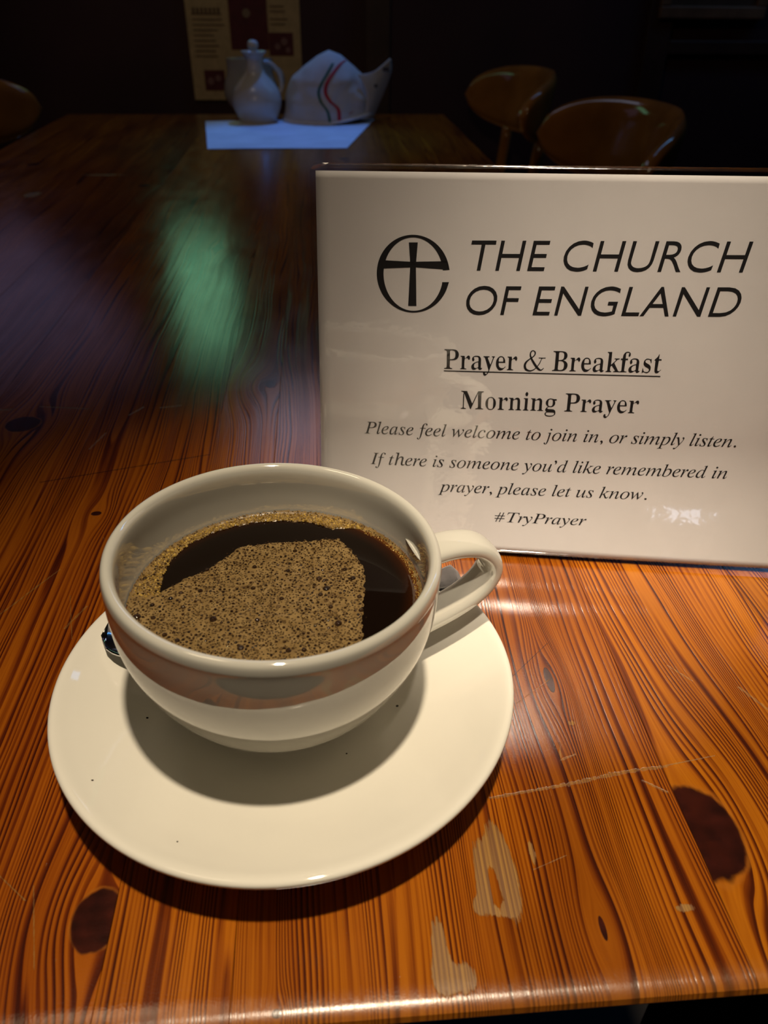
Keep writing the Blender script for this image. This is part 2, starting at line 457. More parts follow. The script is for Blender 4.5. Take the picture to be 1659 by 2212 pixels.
CX, CY, CZ = -19.0, 178.3, 6.75
cup = empty('coffee_cup', (CX * MM, CY * MM, CZ * MM), 0, 'wide white china cup full of black coffee on the saucer', 'cup')
cup.rotation_euler = (0.0, 0.045, 0)
prof = smooth_prof([(0, 2.2), (14, 2.0), (16.2, 1.2), (17.0, .1), (18.4, 0.0), (19.6, .5), (20.2, 2.2), (20.6, 3.6), (23.4, 4.7), (27.8, 7.8), (32.4, 12.4), (37.2, 18.6), (41.6, 26.2),
                    (44.9, 34.0), (46.9, 42.0), (47.6, 50.0), (47.7, 57.0), (47.75, 59.0), (47.3, 60.9), (46.2, 61.7), (44.9, 61.3), (44.1, 59.8), (43.85, 57), (43.9, 50.0), (43.2, 42.0),
                    (41.0, 34.0), (37.8, 26.6), (33.0, 19.2), (27.0, 12.8), (20, 8.2), (10, 6.0), (0, 5.6)], 6)
mobj('bowl', lathe(prof, 176, scale=MM), cup_m, cup)
# handle: a strap loop in a vertical plane turned 15 deg
HA = math.radians(17)
hd = Vector((math.cos(HA), math.sin(HA), 0)); side = Vector((-math.sin(HA), math.cos(HA), 0))
hp = [(44.5, 47.5), (50, 49.0), (58, 49.6), (65.5, 48.0), (70.6, 43.8), (72.4, 38.2), (70.0, 32.2), (64, 27.0), (56, 23.0), (48, 20.2), (39.5, 18.0)]
hpts = [(hd * r + Vector((0, 0, z))) * MM for r, z in hp]


def hw(t):
    e = min(t, 1 - t)
    return ((6.2 + 2.2 * max(0, 1 - e / .14) ** 2) * MM, (3.0 + 1.3 * max(0, 1 - e / .12) ** 2) * MM)


mobj('handle', sweep(catmull(hpts, 8), hw, side, n=28, pw=2.5), cup_m, cup)

# ------------------------------------------------------------------ coffee
LV = 50.2                                   # height of the liquid above the table, mm
CFX, CFY = -16.9, 178.2
cm, nt, b = newmat('black_coffee')
tc = nt.nodes.new('ShaderNodeTexCoord')
sp = nt.nodes.new('ShaderNodeSeparateXYZ'); nt.links.new(tc.outputs['Object'], sp.inputs[0])
rr = ((X(nt, sp.outputs[0]).sq() + X(nt, sp.outputs[1]).sq()).op('SQRT') * 1000.0)
nt.links.new(ramp(nt, rr.step(36.0, 44.0), [(0.0, (0.006, 0.0032, 0.002)), (0.55, (0.02, 0.006, 0.002)), (1.0, (0.10, 0.03, 0.006))]), b.inputs['Base Color'])
b.inputs['Roughness'].default_value = 0.02; b.inputs['IOR'].default_value = 1.34
coffee = empty('coffee', (CFX * MM, CFY * MM, LV * MM), 0, 'black coffee with tan bubbly foam inside the white cup', 'coffee')
bm = lathe([(0, 0), (20, 0), (38, 0), (42.4, .1), (43.35, .55), (43.45, .5), (43.2, -2.0), (41.8, -6), (30, -8), (0, -8)], 128, scale=MM)
mobj('liquid', bm, cm, coffee)
# outline of the floating foam (mm, about the cup's axis) and of the ring on the wall
FO = [(-34.6, 3.2), (-28, 9.5), (-21, 14.1), (-15, 22.0), (-11.5, 24.8), (-1.3, 26.2), (9, 26.6), (17.6, 27.2), (20.5, 24.6), (24.4, 17.1), (26.0, 11), (26.4, 4.5), (25.4, -5), (24.6, -14),
      (24, -24), (23, -38), (0, -60), (-60, -45), (-60, -4), (-41.5, -1), (-37.0, 2.2), (-35.6, 3.8)]
fo = catmull([(a, b_, 0) for a, b_ in FO], 5, True)


def infoam(x, y):
    c = False; j = len(fo) - 1
    for i in range(len(fo)):
        a, b_ = fo[i], fo[j]
        if (a.y > y) != (b_.y > y) and x < (b_.x - a.x) * (y - a.y) / (b_.y - a.y) + a.x: c = not c
        j = i
    return c


def distfoam(x, y):
    d = 1e9
    for i in range(len(fo)):
        a, b_ = fo[i], fo[(i + 1) % len(fo)]
        vx, vy = b_.x - a.x, b_.y - a.y
        t = max(0, min(1, ((x - a.x) * vx + (y - a.y) * vy) / (vx * vx + vy * vy + 1e-9)))
        d = min(d, math.hypot(x - a.x - t * vx, y - a.y - t * vy))
    return d


def ringw(th):      # width in mm of the foam ring on the wall at azimuth th (deg)
    t = th % 360
    tab = [(0, 1.0), (20, 0.9), (38, 1.1), (52, 2.2), (62, 6.2), (75, 5.0), (90, 4.8), (105, 4.0), (120, 3.6), (135, 3.4), (150, 4.4), (162, 6.5), (172, 8.0), (185, 10), (200, 12), (270, 6), (330, 2.0), (345, 1.2), (360, 1.0)]
    for (a, wa), (b_, wb) in zip(tab, tab[1:]):
        if a <= t <= b_: return wa + (wb - wa) * (t - a) / (b_ - a)
    return 2


def sdf(x, y):      # > 0 inside foam
    r = math.hypot(x, y); th = math.degrees(math.atan2(y, x))
    nz = noise.noise(Vector((x * .55, y * .55, 3))) * .95 + noise.noise(Vector((x * 1.6, y * 1.6, 7))) * .45
    d1 = distfoam(x, y) * (1 if infoam(x, y) else -1)
    d2 = r - (43.4 - ringw(th)) + nz
    return max(d1 + nz, d2)


fm, nt, b = newmat('coffee_foam')
tc = nt.nodes.new('ShaderNodeTexCoord')


def vor(scale, rnd=1.0):
    v = nt.nodes.new('ShaderNodeTexVoronoi'); v.inputs['Scale'].default_value = scale; v.inputs['Randomness'].default_value = rnd
    nt.links.new(tc.outputs['Object'], v.inputs['Vector']); return X(nt, v.outputs['Distance'])


v1 = vor(1150); v2 = vor(560)
big = noise_n(nt, tc.outputs['Object'], 90, 3)
holes = (v1 + (big - 0.5) * 0.5).step(0.40, 0.20)
holes2 = (v2 + (big - 0.5) * -0.9).step(0.27, 0.14)
hh = holes.op('MAXIMUM', holes2)
base = ramp(nt, noise_n(nt, tc.outputs['Object'], 260, 4), [(0.3, (0.15, 0.092, 0.032)), (0.7, (0.25, 0.165, 0.065))])
nt.links.new(mixc(nt, hh * 0.55, base, (0.045, 0.018, 0.006)), b.inputs['Base Color'])
b.inputs['Roughness'].default_value = 0.30; b.inputs['IOR'].default_value = 1.34
bn = nt.nodes.new('ShaderNodeBump'); bn.inputs['Strength'].default_value = 0.9; bn.inputs['Distance'].default_value = 0.0005; bn.invert = True
nt.links.new(hh.k, bn.inputs['Height']); nt.links.new(bn.outputs[0], b.inputs['Normal'])
# foam skin: clipped grid, thickness falling to the liquid at its border
ST = 0.4; N = int(44 / ST)
vid = {}; V = []; Fs = []
sd = {}
for i in range(-N, N + 1):
    for j in range(-N, N + 1):
        x, y = i * ST, j * ST
        if math.hypot(x, y) < 43.3: sd[i, j] = sdf(x, y)
for (i, j), d in sd.items():
    if d > -0.6:
        x, y = i * ST, j * ST
        r = math.hypot(x, y)
        h = (0.03 + 0.40 * min(1, d / 0.7) ** .6 if d > 0 else 0.03 + d * .5) + 0.14 * noise.noise(Vector((x * .45, y * .45, 0))) * min(1, max(0, d))
        h += 1.0 * max(0, (r - 41.6) / 1.7) ** 2
        vid[i, j] = len(V); V.append((x * MM, y * MM, (h - 0.03) * MM))
for (i, j) in vid:
    q = [(i, j), (i + 1, j), (i + 1, j + 1), (i, j + 1)]
    if all(k in vid for k in q): Fs.append([vid[k] for k in q])
foam = pyobj('foam', V, Fs, fm, coffee, True)
foam['label'] = 'tan foam raft and rim ring'
foam['kind'] = 'stuff'
# bubbles: tiny glassy domes standing in the foam and along the far rim
bubm, nt, b = newmat('coffee_bubble')
tc = nt.nodes.new('ShaderNodeTexCoord')
nt.links.new(ramp(nt, noise_n(nt, tc.outputs['Object'], 500, 2), [(0.35, (0.012, 0.005, 0.002)), (0.65, (0.040, 0.018, 0.005))]), b.inputs['Base Color'])
b.inputs['Roughness'].default_value = 0.04; b.inputs['IOR'].default_value = 1.7
bub2, nt, b = newmat('golden_rim_bubble')
tc = nt.nodes.new('ShaderNodeTexCoord')
nt.links.new(ramp(nt, noise_n(nt, tc.outputs['Object'], 700, 2), [(0.35, (0.12, 0.06, 0.008)), (0.65, (0.50, 0.33, 0.08))]), b.inputs['Base Color'])
b.inputs['Roughness'].default_value = 0.05; b.inputs['IOR'].default_value = 2.0
rb = random.Random(5)


def dome(V, Fs, x, y, z, r, fl=0.6):
    n = 8; o = len(V)
    rings = ((1.0, -0.2), (0.86, .5), (0.5, .87))
    for q, h in rings:
        for k in range(n): V.append(((x + r * q * math.cos(2 * PI * k / n)) * MM, (y + r * q * math.sin(2 * PI * k / n)) * MM, (z + r * fl * h) * MM))
    V.append((x * MM, y * MM, (z + r * fl) * MM))
    for a in range(2):
        for k in range(n): Fs.append((o + a * n + k, o + a * n + (k + 1) % n, o + (a + 1) * n + (k + 1) % n, o + (a + 1) * n + k))
    for k in range(n): Fs.append((o + 2 * n + k, o + 2 * n + (k + 1) % n, o + 3 * n))


V = []; Fs = []; placed = []
for t in range(9000):
    x, y = rb.uniform(-43, 43), rb.uniform(-43, 30)
    r0 = math.hypot(x, y)
    if r0 > 41.5: continue
    d = sdf(x, y)
    if d < 0.3: continue
    u = rb.random()
    r = 0.22 + 0.34 * u ** 2.2 + (0.28 if u > .96 else 0) + (0.35 if u > .99 else 0)
    if noise.noise(Vector((x * .12, y * .12, 8))) < -0.12 and r < .35 and rb.random() < .6: continue
    if any((x - a) ** 2 + (y - b_) ** 2 < ((r + c) * 1.15) ** 2 for a, b_, c in placed[-4000:]): continue
    placed.append((x, y, r)); dome(V, Fs, x, y, .36, r, .8)
    if len(placed) > 2300: break
for (x, y, r) in ((12.5, 6.5, 1.05), (14.6, 1.6, 1.25), (14.2, 5.6, .7), (-39.5, -7.5, 1.4), (-27, -4, .8), (20.5, 10.5, .9), (3, 11, .8), (-28.5, 2.5, .8), (22.8, 6, 1.0), (-9, -22, 1.1), (4, -24, .9)):
    dome(V, Fs, x, y, .32, r, .6)
for t in range(4000):
    x, y = rb.uniform(-42, 42), rb.uniform(-20, 42)
    if math.hypot(x, y) > 41: continue
    d = sdf(x, y)
    if not (-1.5 < d < 0.1) or rb.random() > .10: continue
    dome(V, Fs, x, y, .05, rb.uniform(.12, .3), .9)
sb = pyobj('bubbles', V, Fs, bubm, coffee, True); sb['kind'] = 'stuff'; sb['label'] = 'small dark bubbles dotted over the foam'
V = []; Fs = []; placed = []
for t in range(2600):
    th = rb.uniform(48, 178)
    w = ringw(th); r0 = 43.0 - rb.random() ** 1.1 * (w - .2)
    r = rb.uniform(.26, .62) + (rb.random() > .9) * .35
    if th > 150: r *= .8
    x, y = r0 * math.cos(math.radians(th)), r0 * math.sin(math.radians(th))
    if math.hypot(x, y) + r > 43.1: continue
    if any((x - a) ** 2 + (y - b_) ** 2 < ((r + c) * .9) ** 2 for a, b_, c in placed): continue
    placed.append((x, y, r)); dome(V, Fs, x, y, .35, r, 1.0)
for t in range(500):
    th = rb.uniform(-20, 48); w = ringw(th); r0 = 43.0 - rb.random() * (w + .8); r = rb.uniform(.12, .25)
    x, y = r0 * math.cos(math.radians(th)), r0 * math.sin(math.radians(th))
    if any((x - a) ** 2 + (y - b_) ** 2 < ((r + c) * .9) ** 2 for a, b_, c in placed): continue
    placed.append((x, y, r)); dome(V, Fs, x, y, .1, r, .9)
sb = pyobj('rim_bubbles', V, Fs, bub2, coffee, True); sb['kind'] = 'stuff'; sb['label'] = 'golden bubbles crowded along the far rim'

# ------------------------------------------------------------------ teaspoon behind the cup
steel = simple('polished_steel', (0.62, 0.62, 0.64), 0.12, metal=1.0, var=0.06, vscale=200, bump=0.12)
sA = Vector((-58.5, 200.5, 0)); sBv = Vector((43.0, 215.0, 0))
L = (sBv - sA).length
spoon = empty('teaspoon', (sA.x * MM, sA.y * MM, 14.2 * MM), math.atan2(sBv.y - sA.y, sBv.x - sA.x),
              'polished steel teaspoon resting on the saucer behind the cup', 'spoon')
bm = bmesh.new()
NU, NV = 20, 16; top = []; bot = []
for i in range(NU + 1):
    u = -1 + 2 * i / NU
    ha = 12.8 * math.sqrt(max(0.0, 1 - abs(u) ** 2.2)) * (1 - 0.12 * u) + .05
    rt = []; rbm = []
    for j in range(NV + 1):
        v = -1 + 2 * j / NV
        dep = -5.2 * max(0, 1 - u * u) ** .8 * (1 - v * v)
        rt.append(bm.verts.new((u * 20 * MM, v * ha * MM, (5.4 + dep) * MM)))
        rbm.append(bm.verts.new((u * 20 * MM, v * ha * MM, (4.4 + dep) * MM)))
    top.append(rt); bot.append(rbm)
for i in range(NU):
    for j in range(NV):
        bm.faces.new((top[i][j], top[i + 1][j], top[i + 1][j + 1], top[i][j + 1]))
        bm.faces.new((bot[i][j], bot[i][j + 1], bot[i + 1][j + 1], bot[i + 1][j]))
    bm.faces.new((top[i][0], bot[i][0], bot[i + 1][0], top[i + 1][0])); bm.faces.new((top[i][NV], top[i + 1][NV], bot[i + 1][NV], bot[i][NV]))
for i in (0, NU):
    for j in range(NV): bm.faces.new((top[i][j], top[i][j + 1], bot[i][j + 1], bot[i][j]))
mobj('spoon_bowl', bm, steel, spoon)
hps = [Vector(p) * MM for p in ((17, 0, 3.6), (24, 0, 1.2), (36, 0, -1.2), (60, 0, 0.0), (82, 0, 4.0), (93, 0, 7.4), (L + 2.5, 0, 10.2))]
cp = catmull(hps, 6)


def sw(t): return ((2.6 + 5.4 * max(0, (t - .45) / .55) ** 1.6) * MM * (1 if t < .965 else max(.35, math.sqrt(max(0, 1 - ((t - .965) / .036) ** 2)))), (1.0 if t < .9 else .8) * MM)


mobj('spoon_handle', sweep(cp, sw, Vector((0, 1, 0)), n=20, pw=2.4), steel, spoon)

# ------------------------------------------------------------------ laminated notice
SL = Vector((0.98471365, -0.17418103, 0.0)); SV = Vector((0.02893015, 0.16355347, 0.98611019)).normalized()
SN = SL.cross(SV)
if SN.y > 0: SN = -SN
BL = Vector((-5.60, 271.4, 2.3))
SWD = 200.0


def sp3(u, v, off=0.0):
    c = 10.0 * max(0.0, 1 - v / 50.0) ** 2 - 10.0 * (1 - v / 150)         # the foot of the sheet curls towards the viewer
    c += 0.9 * math.sin(u / 188 * PI) * (1 - v / 150) - 0.6 * (v / 150) ** 2
    vv = v * (1 + 0.0001 * u)
    return (BL + SL * u + SV * vv + SN * (c + off)) * MM


def meas(u, v):      # flat measured sheet coordinates -> coordinates on the bowed sheet
    f = (1, u / 150, v / 150, u * v / 22500, (v / 150) ** 2, max(0, 1 - v / 50) ** 2)
    return (sum(a * b_ for a, b_ in zip((-0.043, 150.191, -0.775, -0.174, -0.327, -1.410), f)),
            sum(a * b_ for a, b_ in zip((-4.836, -0.028, 157.53, -2.149, -4.422, 5.019), f)))


sign = empty('laminated_notice', tuple(BL * MM), 0, 'laminated white church prayer and breakfast notice standing on the table behind the cup', 'sign')


def sobj(name, V, F, m, smooth=True):
    o = pyobj(name, V, F, m, sign, smooth); o.location = -(BL * MM); return o


def sheet(name, u0, u1, v0, v1, off, th, m, nu=40, nv=60, rc=0):
    V = []; F = []
    for s in (0, 1):
        for j in range(nv + 1):
            v = v0 + (v1 - v0) * j / nv
            ins = 0
            if rc:
                e = min(v - v0, v1 - v)
                if e < rc: ins = rc - math.sqrt(max(0, rc * rc - (rc - e) ** 2))
            for i in range(nu + 1):
                u = (u0 + ins) + (u1 - u0 - 2 * ins) * i / nu
                V.append(sp3(u, v, off - s * th))
    K = (nu + 1) * (nv + 1)
    for j in range(nv):
        for i in range(nu):
            a = j * (nu + 1) + i
            F.append((a, a + 1, a + nu + 2, a + nu + 1)); F.append((K + a, K + a + nu + 1, K + a + nu + 2, K + a + 1))
    for i in range(nu):
        F.append((i, K + i, K + i + 1, i + 1)); a = nv * (nu + 1) + i; F.append((a, a + 1, K + a + 1, K + a))
    for j in range(nv):
        a = j * (nu + 1); F.append((a, a + nu + 1, K + a + nu + 1, K + a)); a += nu; F.append((a, K + a, K + a + nu + 1, a + nu + 1))
    return sobj(name, V, F, m)


paper_m = simple('white_paper', (0.70, 0.665, 0.645), 0.85, var=0.02, vscale=60)
lam_m = bpy.data.materials.new('clear_laminate'); lam_m.use_nodes = True
nt = lam_m.node_tree; nt.nodes.clear()
out = nt.nodes.new('ShaderNodeOutputMaterial'); mx = nt.nodes.new('ShaderNodeMixShader'); tr = nt.nodes.new('ShaderNodeBsdfTransparent')
tr.inputs[0].default_value = (0.965, 0.965, 0.97, 1)
gl = nt.nodes.new('ShaderNodeBsdfGlossy'); gl.inputs['Roughness'].default_value = 0.07
geo = nt.nodes.new('ShaderNodeNewGeometry'); dt = nt.nodes.new('ShaderNodeVectorMath'); dt.operation = 'DOT_PRODUCT'
nt.links.new(geo.outputs['Incoming'], dt.inputs[0]); nt.links.new(geo.outputs['Normal'], dt.inputs[1])
fres = (X(nt, dt.outputs['Value']).op('ABSOLUTE') * -1.0 + 1.0).op('POWER', 5.0) * 0.90 + 0.10
tc = nt.nodes.new('ShaderNodeTexCoord')
bn = nt.nodes.new('ShaderNodeBump'); bn.inputs['Strength'].default_value = 0.25; bn.inputs['Distance'].default_value = 0.0004
nt.links.new(noise_n(nt, tc.outputs['Object'], 160, 2).k, bn.inputs['Height']); nt.links.new(bn.outputs[0], gl.inputs['Normal'])
nt.links.new(fres.k, mx.inputs[0]); nt.links.new(tr.outputs[0], mx.inputs[1]); nt.links.new(gl.outputs[0], mx.inputs[2]); nt.links.new(mx.outputs[0], out.inputs[0])
sheet('paper', 0, SWD, 0.25, 145.9, 0.0, 0.12, paper_m)
sheet('laminate', -2.1, SWD + 2.1, 0.05, 148.5, 0.22, 0.06, lam_m, rc=2.0)
# folded-back strut that props the sheet up from behind
bm = bmesh.new()
p = [sp3(70, 95, -1.2), sp3(115, 95, -1.2), sp3(115, 95, -2.0), sp3(70, 95, -2.0)]
q = [Vector((a.x * 1 + .008, a.y + .045, 0.0001)) for a in p]
vs = [bm.verts.new(a) for a in p + q]
for f in ((0, 1, 2, 3), (4, 5, 6, 7), (0, 1, 5, 4), (1, 2, 6, 5), (2, 3, 7, 6), (3, 0, 4, 7)): bm.faces.new([vs[k] for k in f])
o = mobj('strut', bm, simple('grey_card', (0.3, 0.3, 0.3), .8), sign, False); o.location = -(BL * MM)

ink = simple('black_ink', (0.012, 0.011, 0.012), 0.5, var=0.1)
INK = 0.08


def italic(s):
    o = ''
    for c in s:
        if c == 'h': o += '\u210e'
        elif 'a' <= c <= 'z': o += chr(0x1D44E + ord(c) - 97)
        elif 'A' <= c <= 'Z': o += chr(0x1D434 + ord(c) - 65)
        else: o += c
    return o


def bold(s):
    o = ''
    for c in s:
        if 'a' <= c <= 'z': o += chr(0x1D41A + ord(c) - 97)
        elif 'A' <= c <= 'Z': o += chr(0x1D400 + ord(c) - 65)
        else: o += c
    return o


def glyphs(body, shear=0.0, thin=0.0, spacing=1.0, res=5):
    """flat glyph mesh of a string in em units: (verts2d, faces)"""
    cu = bpy.data.curves.new('tmp', 'FONT'); cu.body = body; cu.size = 1.0; cu.shear = shear; cu.space_character = spacing; cu.resolution_u = res
    ob = bpy.data.objects.new('tmp', cu); C.objects.link(ob)
    dg = bpy.context.evaluated_depsgraph_get(); dg.update()
    me = bpy.data.meshes.new_from_object(ob.evaluated_get(dg))
    V = [(v.co.x, v.co.y) for v in me.vertices]; F = [tuple(p.vertices) for p in me.polygons]
    bpy.data.objects.remove(ob); bpy.data.meshes.remove(me); bpy.data.curves.remove(cu)
    if thin:
        cnt = {}
        # merge duplicates first
        key = {}; remap = []; V2 = []
        for p in V:
            k = (round(p[0], 5), round(p[1], 5))
            if k not in key: key[k] = len(V2); V2.append(p)
            remap.append(key[k])
        V = V2; F = [tuple(remap[i] for i in f) for f in F]
        for f in F:
            ar = sum(V[f[i]][0] * V[f[(i + 1) % len(f)]][1] - V[f[(i + 1) % len(f)]][0] * V[f[i]][1] for i in range(len(f)))
            ff = f if ar > 0 else f[::-1]
            for i in range(len(ff)):
                a, b_ = ff[i], ff[(i + 1) % len(ff)]
                if (b_, a) in cnt: del cnt[b_, a]
                else: cnt[a, b_] = 1
        nx = [0.0] * len(V); nl = [0.0] * len(V)
        for a, b_ in cnt:
            dx, dy = V[b_][0] - V[a][0], V[b_][1] - V[a][1]
            l = math.hypot(dx, dy) + 1e-9
            for k in (a, b_): nx[k] += dy / l; nl[k] += 1
        E = [(V[a], V[b_]) for a, b_ in cnt]
        V2 = []
        for i, p in enumerate(V):
            c = nx[i] / nl[i] if nl[i] else 0
            if abs(c) < .05: V2.append(p); continue
            best = 1.0; yy = p[1] + 1.3e-4
            for a, b_ in E:
                if (a[1] > yy) == (b_[1] > yy): continue
                xx = a[0] + (yy - a[1]) / (b_[1] - a[1]) * (b_[0] - a[0])
                t = (p[0] - xx) * (1 if c > 0 else -1)
                if 0.004 < t < best: best = t
            V2.append((p[0] - math.copysign(min(thin, max(0.0, best - 0.035) * 0.36), c) * min(1, abs(c) * 1.4), p[1]))
        V = V2
    return V, F


def place(name, parts, u0, v0, u1, v1, cap, capem=0.0, label=None):
    """parts: list of (V,F) in em space; scaled so x spans u0..u1 along the baseline v0..v1 and capem em = cap mm"""
    xs = [p[0] for V, F in parts for p in V]
    xa, xb = min(xs), max(xs)
    VV = []; FF = []
    sx = (u1 - u0) / (xb - xa); sy = cap / capem; sl = (v1 - v0) / (u1 - u0)
    for V, F in parts:
        o = len(VV)
        for (x, y) in V:
            uu = u0 + (x - xa) * sx - y * sy * sl; vv = v0 + y * sy + (x - xa) * sx * sl
            VV.append(sp3(*meas(uu, vv), INK))
        FF += [tuple(o + k for k in f) for f in F]
    return sobj(name, VV, FF, ink, False)


def cap_em(ch, fn):
    V, F = glyphs(fn(ch)); return max(p[1] for p in V)


def ribbon2d(pts, w):      # calligraphic stroke through points with widths
    pts = [Vector((a, b_, c)) for (a, b_), c in zip(pts, w)]
    pp = catmull(pts, 8); V = []; F = []
    for i, p in enumerate(pp):
        a, b_ = pp[max(0, i - 1)], pp[min(len(pp) - 1, i + 1)]
        d = Vector((b_.x - a.x, b_.y - a.y, 0)).normalized(); n = Vector((-d.y, d.x, 0))
        V += [(p.x + n.x * p.z / 2, p.y + n.y * p.z / 2), (p.x - n.x * p.z / 2, p.y - n.y * p.z / 2)]
    for i in range(len(pp) - 1): F.append((2 * i, 2 * i + 1, 2 * i + 3, 2 * i + 2))
    return V, F


def shift(g, dx): return ([(x + dx, y) for x, y in g[0]], g[1])
def width(g): return max(p[0] for p in g[0])


# heading (sheared humanist capitals)
capd = cap_em('H', str)
place('heading_line', [glyphs('THE CHURCH', 0.16, 0.011)], 57.9, 115.3, 156.3, 118.3, 10.5, capd)
place('heading_line', [glyphs('OF ENGLAND', 0.16, 0.011)], 57.2, 99.2, 156.4, 102.6, 10.5, capd)
# roman serif lines; ampersand drawn by hand
capb = cap_em('P', bold)
TH = 0.021
g1 = glyphs(bold('Prayer'), 0, TH, 0.97); g3 = glyphs(bold('Breakfast'), 0, TH, 0.97)
ampA = ribbon2d([(0.72, 0.43), (0.66, 0.40), (0.60, 0.26), (0.50, 0.12), (0.38, 0.02), (0.24, -0.01), (0.11, 0.04), (0.06, 0.15), (0.09, 0.26), (0.19, 0.36), (0.31, 0.44), (0.40, 0.53), (0.40, 0.62), (0.33, 0.665), (0.26, 0.63), (0.235, 0.54), (0.27, 0.43), (0.36, 0.29), (0.48, 0.14), (0.58, 0.05), (0.67, 0.02), (0.76, 0.09)],
                [.02, .025, .03, .03, .035, .05, .075, .085, .07, .04, .035, .04, .045, .03, .04, .05, .06, .075, .08, .07, .04, .02])
ampB = ([(0.55, 0.415), (0.80, 0.415), (0.80, 0.44), (0.55, 0.44)], [(0, 1, 2, 3)])
k = capb / 0.665
amp = [([(x * k, y * k) for x, y in a[0]], a[1]) for a in (ampA, ampB)]
w1 = width(g1); sp_ = 0.23 * capb / .66
wa = 0.80 * k
parts = [g1] + [shift(a, w1 + sp_) for a in amp] + [shift(g3, w1 + sp_ + wa + sp_)]
place('title_line', parts, 50.0, 78.1, 132.5, 80.6, 7.7, capb)
place('underline', [([(q * .25, h) for q in range(41) for h in (0, .1)], [(2 * q, 2 * q + 2, 2 * q + 3, 2 * q + 1) for q in range(40)])], 49.9, 77.1, 132.7, 79.0, 0.42, 0.1)
place('title_line', [glyphs(bold('Morning Prayer'), 0, TH, 0.97)], 57.4, 62.4, 126.6, 64.3, 7.3, capb)
capi = cap_em('P', italic)
place('text_line', [glyphs(italic('Please feel welcome to join in, or simply listen.'))], 18.6, 49.8, 166.8, 52.5, 5.0, capi)
place('text_line', [glyphs(italic('If there is someone you\u2019d like remembered in'))], 21.3, 36.6, 165.9, 39.2, 5.0, capi)
place('text_line', [glyphs(italic('prayer, please let us know.'))], 50.4, 26.2, 135.9, 28.1, 4.9, capi)
hs = []
for a in ([(0.10, 0.0), (0.30, .67)], [(0.27, 0.0), (0.47, .67)]): hs.append(ribbon2d([a[0], a[1]], [.05, .05]))
for yv in (.24, .43): hs.append(ribbon2d([(0.03, yv), (0.53, yv)], [.05, .05]))
g = glyphs(italic('TryPrayer'))
place('text_line', hs + [shift(g, .58)], 75.1, 14.0, 113.0, 14.9, 4.5, capi)

# round emblem: an e whose bar and post form a cross
EC = (1168.0, 1209.0)


def eu(Xp, Yp):
    a = (Xp - EC[0]) / 355 * 13.55; b_ = -(Yp - EC[1]) / 381 * 13.95
    return (36.75 + a - 0.035 * b_, 113.1 + b_ + 0.035 * a)


V = []; F = []; n = 120
for i in range(n + 1):
    t = math.radians(7 + (348.8 - 7) * i / n)
    V.append(eu(EC[0] + 355 * math.cos(t), EC[1] - 381 * math.sin(t)))
    V.append(eu(1170 + 290 * math.cos(t), 1212 - 360 * math.sin(t)))
V[-1] = eu(1452, 1283); V[-2] = eu(1520, 1283)
for i in range(n): F.append((2 * i, 2 * i + 2, 2 * i + 3, 2 * i + 1))
o = len(V); V += [eu(*p) for p in ((870, 1070), (1142, 1085), (1197, 1085), (1440, 1080), (1490, 1078), (1523, 1163), (1197, 1140), (1142, 1140), (860, 1152))]
F += [(o, o + 1, o + 7, o + 8), (o + 1, o + 2, o + 6, o + 7), (o + 2, o + 3, o + 4, o + 5, o + 6)]
o = len(V); V += [eu(*p) for p in ((1130, 900), (1216, 900), (1197, 1110), (1142, 1110), (1200, 1523), (1118, 1523))]
F += [(o, o + 1, o + 2, o + 3), (o + 3, o + 2, o + 4, o + 5)]
sobj('emblem', [sp3(*meas(u, v), INK) for u, v in V], F, ink, False)

# ------------------------------------------------------------------ far end of the table
# sheet of paper
pp = [(-198, 1546), (104, 1570), (43, 1264), (-163, 1262)]
V = []; F = []; nn = 10
for s in (0, 1):
    for i in range(nn + 1):
        for j in range(nn + 1):
            a, b_ = i / nn, j / nn
            x = (pp[0][0] * (1 - a) + pp[1][0] * a) * (1 - b_) + (pp[3][0] * (1 - a) + pp[2][0] * a) * b_
            y = (pp[0][1] * (1 - a) + pp[1][1] * a) * (1 - b_) + (pp[3][1] * (1 - a) + pp[2][1] * a) * b_
            V.append((x * MM, y * MM, (0.5 - .3 * s + .4 * math.sin(a * 4) ** 2) * MM))
K = (nn + 1) ** 2
for i in range(nn):
    for j in range(nn):
        a = i * (nn + 1) + j
        F.append((a, a + 1, a + nn + 2, a + nn + 1)); F.append((K + a, K + a + nn + 1, K + a + nn + 2, K + a + 1))
me_o = pyobj('paper_sheet', V, F, simple('printed_paper', (0.72, 0.74, 0.80), 0.6, var=0.12, vscale=16), None, True)
tag(me_o, 'white paper placemat lit blue, flat at the far end of the table', 'paper')

# dressing bottle and the jar behind it
dim_china = simple('cream_china', (0.56, 0.49, 0.40), 0.25, ior=1.5, var=0.05)
bot = empty('vinegar_bottle', (-0.104, 1.585, 0.0), 0, 'white china bottle with a narrow neck and ball stopper on the far table end', 'bottle')
bm = lathe(smooth_prof([(0, .3), (28, .3), (31, 2), (33, 6), (38, 16), (42, 28), (42, 40), (37, 54), (27, 66), (18, 76), (14.5, 86), (14, 96), (17, 103), (21, 107), (20, 108.5), (15, 105), (11, 98), (10, 80), (0, 76)], 4), 48, scale=MM)
mobj('body', bm, dim_china, bot)
bm = lathe(smooth_prof([(0, 98), (9.5, 99), (9.5, 104), (5, 107), (5.5, 110), (8.8, 114), (9, 119), (6, 123.5), (0, 125)], 4), 32, scale=MM)
mobj('stopper', bm, dim_china, bot)
bm = sweep(catmull([Vector(p) * MM for p in ((14, 6, 92), (27, 10, 90), (40, 16, 76), (44, 18, 58), (40, 16, 44))], 6), lambda t: (4.2 * MM, 3 * MM), Vector((-.4, .9, 0)), n=12)
mobj('handle', bm, dim_china, bot)
